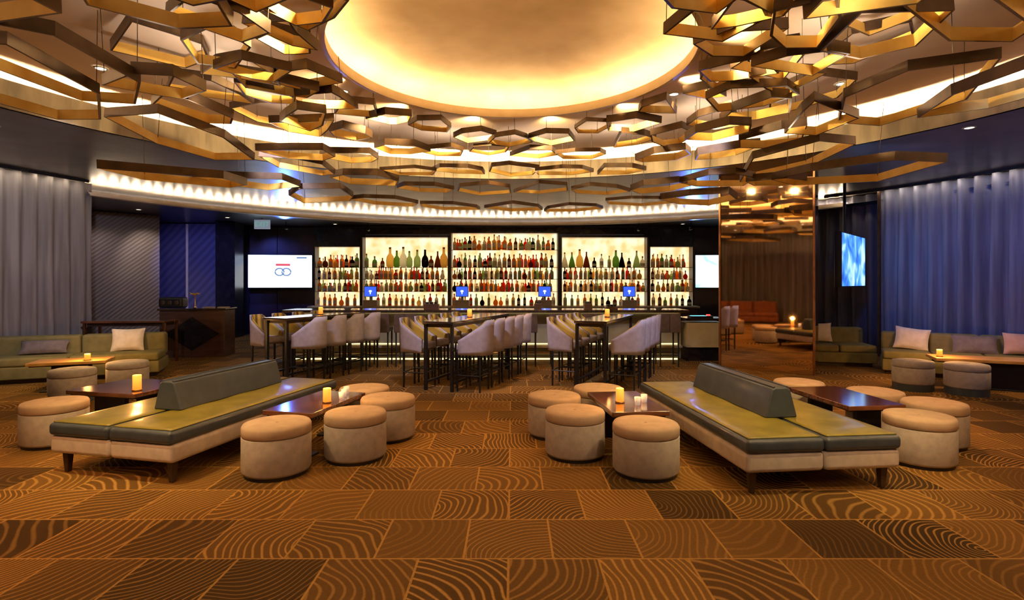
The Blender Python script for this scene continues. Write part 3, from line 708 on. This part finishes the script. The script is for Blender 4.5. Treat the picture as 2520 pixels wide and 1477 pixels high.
# ------------------------------------------------------------------ bar counter
BX0, BX1, BY = -4.55, 3.50, 10.72
t = thing('bar_counter', 'long bar counter with dark top and pale lit front, before the bottle wall', 'bar counter', ((BX0 + BX1) / 2, BY, 0)); Lb = BX1 - BX0
b = MB(); b.box((0, .36, 1.025), (Lb, .72, .055)); b.build('counter_top', 'bar_top', t, bevel=.006)
b = MB(); b.box((0, .55, .52), (Lb - .1, .36, .93)); b.build('front_panel', 'bar_panel', t)
b = MB(); b.box((0, .31, .30), (Lb - .1, .12, .05)); b.build('foot_ledge', 'cream_stone', t, bevel=.006)
b = MB(); b.tube([(-Lb / 2 + .1, .28, .17), (Lb / 2 - .1, .28, .17)], .022, 10)
for i in range(9): b.tube([(-Lb / 2 + .3 + i * (Lb - .6) / 8, .28, .17), (-Lb / 2 + .3 + i * (Lb - .6) / 8, .38, .17)], .012, 6)
b.build('foot_rail', 'brass', t, smooth=True)
b = MB(); b.box((0, .365, .345), (Lb - .2, .01, .02)); b.build('light_rail', 'bar_led', t)
b = MB(); b.box((0, .365, .035), (Lb - .2, .012, .03)); b.build('light_rail', 'bar_led', t)
b = MB(); b.box((0, .36, .985), (Lb - .2, .02, .012)); b.build('light_rail', 'bar_led', t)
# service end
t = thing('service_counter', 'low cream fronted service counter between bar and mirror pillar', 'counter', (3.93, 11.0, 0))
b = MB(); b.box((0, .25, .85), (.82, .6, .05)); b.build('counter_top', 'bar_top', t, bevel=.005)
b = MB(); b.box((0, .25, .53), (.78, .52, .50)); b.build('front_panel', 'cream_stone', t, bevel=.004)
b = MB(); b.box((0, .28, .14), (.74, .46, .28)); b.build('plinth', 'black_lacquer', t)
t = thing('glowing_display', 'small counter display glowing aqua and red on the service counter', 'display', (3.85, 11.1, .875), RAD(4))
b = MB(); b.box((0, 0, .02), (.46, .2, .04)); b.build('case', 'black_metal', t, bevel=.004)
b = MB(); b.box((-.05, -.02, .043), (.30, .14, .006)); b.build('lit_panel', 'glow_aqua', t)
b = MB(); b.box((.17, 0, .055), (.07, .05, .03)); b.build('red_lamp', 'glow_red', t)
# bar stools
def make_stool(label):
    t = thing('bar_stool', label, 'stool', (0, 0, 0), 0, 'brown bar stools along the counter')
    b = MB(); b.box((0, 0, .70), (.40, .38, .08)); b.build('seat', 'stool_brown', t, bevel=.02)
    for sx in (-1, 1):
        b = MB(); b.box((sx * .104, -.20, .83), (.204, .035, .36)); b.build('backrest', 'stool_brown', t, bevel=.012)
        for y in (-.17, .17):
            b = MB(); b.box((sx * .17, y, .33), (.028, .028, .66), taper=.8); b.build('leg', 'black_metal', t)
    b = MB(); b.tube([(-.17, -.17, .22), (.17, -.17, .22)], .009, 6); b.tube([(-.17, .17, .22), (.17, .17, .22)], .009, 6); b.build('footrest', 'black_metal', t)
    return t
ST = [(-2.52, 'brown bar stool just right of the left high table, partly hidden'), (-2.02, 'brown bar stool standing alone between left and middle high tables'), (.28, 'brown bar stool just right of the middle chairs'),
      (.92, 'brown bar stool just left of the right high table chairs'), (1.55, 'brown bar stool hidden behind the right high table'), (2.98, 'brown bar stool just right of the right high table chairs')]
s0 = make_stool(ST[0][1]); s0.location = (ST[0][0], 10.44, 0)
for x, l in ST[1:]: dup(s0, (x, 10.44, 0), random.uniform(-.06, .06), l, 'brown bar stools along the counter')
# caddies and bowls on the counter
def caddy(x, w, h, label):
    t = thing('bar_caddy', label, 'caddy', (x, 10.95, 1.0525), random.uniform(-.1, .1), 'dark caddies on the bar')
    b = MB(); b.box((0, 0, h / 2), (w, .16, h)); b.build('box_body', 'stand_wood', t, bevel=.006)
    for i in range(3):
        b = MB(); b.box(((i - 1) * w * .28, 0, h + .015), (w * .2, .1, .05)); b.build('napkin_stack', 'black_metal', t)
caddy(-1.62, .30, .11, 'wide dark caddy on the bar before the second bay of bottles')
caddy(.52, .15, .12, 'small dark caddy on the bar right of the centre')
caddy(1.53, .16, .12, 'small dark caddy on the bar behind the right high table')
caddy(2.0, .24, .06, 'low dark caddy on the bar left of the last screen')
for x, c_, l in [(-3.9, 'wine', 'low glass bowl glinting at the left end of the bar'), (-3.3, 'x', 'low glass bowl left of the first white candle glow on the bar'), (2.95, 'x', 'low blue lit bowl near the right end of the bar')]:
    t = thing('glass_bowl', l, 'bowl', (x, 10.9, 1.0525)); b = MB(); b.lathe([(.05, 0), (.10, .05), (.13, .055), (.095, .045), (.03, .01)], n=24); b.build('bowl_body', 'white_metal', t, smooth=True)

# ------------------------------------------------------------------ back bar
BAYS = [(-6.04, -4.68, 2.69, 'far left bay'), (-4.58, -1.98, 2.98, 'inner left bay'), (-1.86, 1.40, 3.11, 'middle bay'), (1.54, 4.14, 2.98, 'inner right bay'), (4.25, 5.54, 2.69, 'far right bay')]
YS = 16.55; YP = 17.0
t = thing('back_counter', 'long pale work counter under the bottle shelves', 'counter', (-.25, 16.55, 0))
b = MB(); b.box((0, 0, .86), (11.7, .8, .05)); b.build('counter_top', 'cream_stone', t, bevel=.004)
b = MB(); b.box((0, .05, .42), (11.6, .68, .83)); b.build('cabinet_body', 'stand_wood', t)
shelves = {}
for bi, (x0, x1, zt, nm) in enumerate(BAYS):
    w = x1 - x0; cx = (x0 + x1) / 2
    t = thing('backlit_bottle_shelf', 'backlit bottle shelving, %s of the back bar' % nm, 'shelving', (cx, YP, .885), 0, 'backlit shelving behind the bar')
    b = MB(); b.box((0, 0, (zt - .885) / 2), (w, .03, zt - .885)); b.build('lit_panel', 'lit_back_panel', t)
    for sx in (-1, 1):
        b = MB(); b.box((sx * (w / 2 + .03), -.16, (zt - .885) / 2), (.05, .40, zt - .885)); b.build('upright', 'dark_wood', t)
    b = MB(); b.box((0, -.16, zt - .885 + .03), (w + .11, .40, .06)); b.build('top_rail', 'black_lacquer', t)
    zs = [1.32, 1.70, 2.065] if bi != 2 else [1.32, 1.70, 2.065, 2.60]
    if bi in (0, 4): zs = [1.32, 1.70, 2.065]
    for z in zs:
        b = MB(); b.box((0, -.17, z - .885 - .008), (w - .005, .30, .014)); b.build('shelf', 'dark_glass', t, bevel=.002)
    shelves[bi] = zs
b = MB(); b.box((-.25, 17.05, 3.22), (11.9, .14, .22)); b.box((-5.36, 17.05, 3.02), (1.5, .10, .62)); b.box((4.9, 17.05, 3.02), (1.5, .10, .62))
struct(b.build('trim_4', 'black_lacquer'), 'black header above the back bar')
# bottle shapes
def bottle_mesh(kind, colname):
    P = {'tall': [(.046, 0), (.050, .006), (.050, .19), (.044, .215), (.016, .245), (.016, .31)],
         'squat': [(.055, 0), (.06, .008), (.06, .12), (.048, .16), (.018, .185), (.017, .23)],
         'round': [(.04, 0), (.066, .04), (.07, .09), (.05, .14), (.018, .17), (.016, .24)],
         'slim': [(.040, 0), (.042, .006), (.041, .22), (.013, .26), (.013, .34)],
         'big': [(.06, 0), (.085, .03), (.09, .16), (.075, .24), (.03, .31), (.026, .42)],
         'cone': [(.09, 0), (.10, .02), (.06, .2), (.022, .32), (.02, .40)]}[kind]
    b = MB(); sq = (1, .7) if kind in ('squat', 'big') else (1, 1)
    b.lathe(P, n=12, mi=0, sq=sq); zt = P[-1][1]; r = P[-1][0]
    b.lathe([(r + .003, zt - .01), (r + .003, zt + .03)], n=8, mi=1)
    zl = P[2][1]; rl = max(p[0] for p in P) + .0015
    if kind in ('tall', 'squat', 'slim'): b.lathe([(rl, zl * .25), (rl, zl * .8)], n=12, mi=2, cap=False, sq=sq)
    return b
BKIND = {'tall': 'tall', 'squat': 'squat', 'round': 'round', 'slim': 'slim', 'big': 'big broad', 'cone': 'big conical'}
protos = {}; COUNT = {}
def bottle(kind, col, x, y, z, shelfn, bayn, sc=1.0):
    n_ = COUNT[(shelfn, bayn)] = COUNT.get((shelfn, bayn), 0) + 1
    suf = 'th' if 10 < n_ % 100 < 14 else {1: 'st', 2: 'nd', 3: 'rd'}.get(n_ % 10, 'th')
    lab = '%s %s bottle, %d%s from left on %s of %s' % (BKIND[kind], col, n_, suf, shelfn, bayn)
    grp = 'bottles on the %s of the %s' % (shelfn, bayn)
    k = (kind, col)
    if k not in protos:
        o = bottle_mesh(kind, col).build('liquor_bottle', ['bottle_' + col.replace(' ', '_'), 'black_metal' if col in ('dark', 'red') else 'cap_gold', 'label_paper'], smooth=True)
        protos[k] = o
    else:
        o = protos[k].copy(); COL.objects.link(o)
    o.location = (x, y, z); o.scale = (sc, sc, sc); o.rotation_euler[2] = random.uniform(-.3, .3)
    tag(o, lab, 'bottle', grp)
random.seed(5)
cols = ['amber'] * 6 + ['clear'] * 4 + ['golden'] * 5 + ['brown'] * 3 + ['green', 'pale green', 'pale green', 'red', 'red', 'dark', 'dark']
nb = 0
SN = ['counter', 'lowest shelf', 'second shelf', 'third shelf', 'top shelf']
for bi, (x0, x1, zt, nm) in enumerate(BAYS):
    levels = [.886] + shelves[bi]
    for li, z in enumerate(levels):
        big = (li == 3 and bi in (1, 3)); x = x0 + .09
        if li == 0: sn = 'work counter'
        elif li == len(levels) - 1: sn = 'top shelf'
        else: sn = SN[li]
        while x < x1 - .08:
            if big:
                kind = random.choice(['big', 'cone', 'big', 'squat', 'tall']); col = random.choice(['pale green', 'pale green', 'golden', 'dark', 'clear', 'green', 'brown']); sc = random.uniform(1.05, 1.4); step = .215
            else:
                kind = random.choice(['tall', 'tall', 'squat', 'round', 'slim', 'tall']); col = random.choice(cols); sc = random.uniform(.95, 1.12) if li < 3 else random.uniform(1.05, 1.3); step = .160 if li else .185
            bottle(kind, col, x, YP - .24 + random.uniform(-.03, .03) - (.12 if li == 0 else 0), z, sn, nm, sc); nb += 1
            x += step * random.uniform(.85, 1.15)
print('bottles', nb)
# second row behind them: too many to tell apart
b = MB(); rnd = random.Random(8); mi_of = {c: i for i, c in enumerate(BCOL)}
for bi, (x0, x1, zt, nm) in enumerate(BAYS):
    for li, z in enumerate(shelves[bi]):
        if li == 2 and bi in (1, 3): continue
        x = x0 + .16
        while x < x1 - .1:
            kk = rnd.choice(['tall', 'slim', 'squat']); q = bottle_mesh(kk, 'x'); s_ = rnd.uniform(.95, 1.2); ci = mi_of[rnd.choice(['amber', 'clear', 'golden', 'pale green', 'clear', 'red'])]
            b.add([(vx * s_ + x, vy * s_ + YP - .10, vz * s_ + z) for vx, vy, vz in q.v], q.f, ci); x += rnd.uniform(.11, .17)
o = b.build('back_row_bottles', ['bottle_' + c.replace(' ', '_') for c in BCOL], smooth=True)
tag(o, 'dense back row of assorted bottles behind the front ones on the lit shelves', 'bottles', None, 'stuff')
# point-of-sale screens
for x, l in [(-4.25, 'blue till screen before the second bay from the left'), (-1.50, 'blue till screen at the left edge of the middle bay'), (.98, 'blue till screen at the right edge of the middle bay'), (3.52, 'blue till screen before the second bay from the right')]:
    t = thing('till_terminal', l, 'till', (x, 16.32, .885), 0, 'till terminals on the back counter')
    b = MB(); b.box((0, .05, .09), (.42, .3, .18)); b.build('cash_drawer', 'cream_stone', t, bevel=.006)
    b = MB(); b.box((0, .04, .24), (.08, .06, .14)); b.build('stand', 'white_metal', t)
    b = MB(); b.box((0, -.02, .44), (.38, .035, .32)); o = b.build('monitor', 'black_metal', t, bevel=.006)
    b = MB(); b.box((0, -.041, .44), (.35, .006, .29)); b.build('screen', 'pos_blue', o)
    b = MB(); b.lathe([(.03, 0), (.05, .03), (.03, .06)], c=(0, -.05, .42), n=12); b.box((0, -.05, .41), (.03, .006, .10)); b.build('lit_logo', 'pos_white', o)

# ------------------------------------------------------------------ televisions
def make_tv(loc, rz, w, h, m, label, logo=False, depth=.07):
    t = thing('television', label, 'television', loc, rz, 'wall televisions')
    b = MB(); b.box((0, depth / 2, 0), (w + .05, depth, h + .05)); b.build('casing', 'black_metal', t, bevel=.006)
    b = MB(); b.box((0, -.004, 0), (w, .008, h)); b.build('screen', m, t)
    b = MB(); b.box((0, depth + .06, 0), (.3, .14, .3)); b.build('bracket', 'black_metal', t)
    if logo:
        b = MB(); b.box((.08, -.012, .20), (.42, .004, .07)); b.build('logo_bar', 'logo_red', t)
        b = MB()
        b.tube([(.08 + .13 * math.cos(a) - .1, -.012, -.02 + .11 * math.sin(a)) for a in [i * PI / 8 for i in range(16)]], .022, 6, closed=True)
        b.tube([(.08 + .13 * math.cos(a) + .1, -.012, -.02 + .11 * math.sin(a)) for a in [i * PI / 8 for i in range(16)]], .022, 6, closed=True)
        b.build('logo_rings', 'logo_blue', t)
        b = MB(); b.box((w / 2 - .30, -.012, h / 2 - .08), (.3, .004, .05)); b.build('corner_mark', 'logo_blue', t)
    return t
make_tv((-7.14, 16.72, 1.94), RAD(9.2), 1.86, 1.0, 'screen_white', 'white glowing television with small round logo on the navy wall', True)
make_tv((6.62, 16.72, 1.94), RAD(-7.5), 1.86, 1.0, 'screen_aqua', 'aqua and white television half hidden by the mirror pillar')
make_tv((6.81, 10.80, 2.03), math.atan2(1.4, 1.34), 1.90, 1.0, 'screen_blue', 'blue television set at an angle before the dark curtain', depth=.12)
b = MB(); b.tube([(6.70, 10.93, 2.0), (6.70, 10.93, 3.59)], .03, 10); b.box((6.72, 10.91, 2.03), (.12, .12, .2), rz=.8)
tag(b.build('television_post', 'black_metal'), 'black ceiling post carrying the angled blue television', 'post')

# exit sign
t = thing('exit_sign', 'small pale EXIT sign hanging from the soffit left of the bar', 'sign', (-6.86, 14.9, 3.19), RAD(4))
b = MB(); b.box((0, 0, 0), (.42, .05, .25)); b.build('sign_body', 'sign_body_lit', t, bevel=.006)
b = MB(); b.box((0, 0, .145), (.05, .03, .05)); b.build('mount', 'white_metal', t)
fc = bpy.data.curves.new('lettering', 'FONT'); fc.body = 'EXIT'; fc.size = .19; fc.align_x = 'CENTER'; fc.align_y = 'CENTER'; fc.extrude = .003; fc.materials.append(M['letter_green'])
fo = bpy.data.objects.new('lettering', fc); COL.objects.link(fo); fo.parent = t; fo.location = (0, -.03, 0); fo.rotation_euler = (PI / 2, 0, 0)
lm = bpy.data.meshes.new_from_object(fo); lo = bpy.data.objects.new('lettering', lm); COL.objects.link(lo); lo.parent = t; lo.location = fo.location; lo.rotation_euler = fo.rotation_euler
bpy.data.objects.remove(fo); lo.name = 'lettering'

# host stand, case, flower vase, console table
t = thing('host_stand', 'dark wood host stand with a black diamond on its front', 'host stand', (-6.82, 11.55, 0), RAD(6))
b = MB(); b.box((0, .3, .5), (1.32, .55, 1.0)); b.build('cabinet_body', 'stand_wood', t, bevel=.006)
b = MB(); b.box((0, .3, 1.02), (1.38, .62, .045)); b.build('top', 'bar_top', t, bevel=.005)
b = MB(); b.prism([(-.55, 0), (0, -.36), (.55, 0), (0, .36)], 0, .012); o = b.build('diamond_inlay', 'black_lacquer', t); o.location = (0, .025, .50); o.rotation_euler = (PI / 2, 0, 0)
t = thing('equipment_case', 'black rounded case with round dials on the host stand', 'case', (-7.35, 11.78, 1.043), RAD(4))
b = MB(); b.box((0, 0, .12), (.5, .28, .23)); b.build('case_body', 'black_metal', t, bevel=.05, seg=3)
for i in range(3):
    b = MB(); b.lathe([(.045, 0), (.045, .015), (.03, .02)], n=20); o = b.build('dial', 'bronze', t); o.location = ((i - 1) * .14, -.142, .12); o.rotation_euler = (PI / 2, 0, 0)
t = thing('orchid_vase', 'thin brass stem with small yellow flower head on the host stand', 'vase', (-6.85, 11.72, 1.043))
b = MB(); b.lathe([(.03, 0), (.035, .02), (.012, .05), (.010, .26), (.014, .27)], n=14); b.build('stem_vase', 'brass', t, smooth=True)
b = MB()
for i in range(9):
    a = i * 2 * PI / 9; b.tube([(0, 0, .26), (.05 * math.cos(a), .05 * math.sin(a), .31), (.11 * math.cos(a), .11 * math.sin(a), .30 + .02 * (i % 3))], [.004, .012, .004], 6)
b.build('flower_head', 'petal', t, smooth=True)
for x, l in [(-6.62, 'folded menu lying on the host stand beside the flower'), (-6.3, 'folded menu lying at the right end of the host stand')]:
    b = MB(); b.box((0, 0, .008), (.22, .15, .012)); b.box((.005, .003, .02), (.21, .145, .008)); tag(b.build('menu', 'pillow_cream', loc=(x, 11.85, 1.043), rz=.2), l, 'menu')
t = thing('console_table', 'dark high console table on copper legs behind the left sofa', 'table', (-7.52, 10.5, 0), RAD(4))
b = MB(); b.box((0, .25, .83), (1.55, .55, .04)); b.build('table_top', 'gloss_table', t, bevel=.005)
b = MB(); b.box((0, .25, .775), (1.40, .42, .06)); b.build('apron', 'dark_wood', t)
for sx in (-1, 1):
    for y in (.03, .47):
        b = MB(); b.box((sx * .74, y, .405), (.045, .045, .81)); b.build('leg', 'copper', t, bevel=.004)

# small spotlights hanging from the soffit
for x, y, tz, l in [(-6.5, 15.6, 2.2, 'small black spotlight hanging from the soffit above the white television'), (-4.25, 16.0, .6, 'small black spotlight hanging from the soffit between the two left bottle bays'),
                (3.75, 16.0, -.6, 'small black spotlight hanging from the soffit above the inner right bottle bay'), (5.2, 15.75, 2.2, 'small black spotlight hanging from the soffit beside the mirror pillar')]:
    t = thing('spotlight', l, 'spotlight', (x, y, 3.35), 0, 'spotlights before the bottle wall')
    b = MB(); b.tube([(0, 0, 0), (0, 0, -.14)], .012, 8); b.build('stem', 'black_metal', t)
    b = MB(); b.tube([(0, .12, -.20), (0, .02, -.18), (0, -.06, -.165)], [.035, .05, .05], 16); b.build('lamp_can', 'black_metal', t, smooth=True)

# small fittings in the soffit
def downlight(x, y, z, label, big=1.0, light=None):
    t = thing('ceiling_downlight', label, 'downlight', (x, y, z), 0, 'recessed ceiling downlights')
    b = MB(); b.lathe([(.075 * big, 0), (.075 * big, -.008), (.055 * big, -.012), (.05 * big, 0)], n=24, cap=False); b.build('trim_ring', 'white_metal', t, smooth=True)
    b = MB(); b.lathe([(.05 * big, -.002), (.05 * big, -.006)], n=20); b.build('lamp_face', 'lamp_face', t)
for x, y, l in [(-8.95, 13.0, 'recessed downlight in the soffit over the ribbed plum panel'), (-7.66, 14.6, 'recessed downlight in the soffit over the dark wall pier'),
                (-5.3, 16.25, 'recessed downlight in the soffit above the far left bottle bay'), (5.1, 16.2, 'recessed downlight in the soffit above the far right bottle bay')]:
    downlight(x, y, 3.35, l)
NAMES = ['over the left bench', 'over the right bench', 'over the table left of the aisle', 'over the table right of the aisle', 'over the table right of the right bench', 'over the table behind the left bench',
         'before the middle high table', 'behind the left high table', 'between the right bench and the right sofa', 'added as fill left of the camera', 'added as fill right of the camera', 'over the carpet at far left', 'over the carpet at far right', 'before the left sofa', 'before the right sofa']
for d, nme in zip(DOWN, NAMES):
    dz = 3.60 if d[2] < 3.7 else 3.895 + .26 * max(0, math.hypot(d[0], d[1] - 5.2) - RD) / 5.0
    downlight(d[0], d[1], dz, 'recessed ceiling downlight ' + nme)

for o in list(bpy.data.objects):
    l = o.get('label')
    if l and not 4 <= len(l.split()) <= 16 and o.get('kind') != 'structure': print('LABEL', len(l.split()), l)
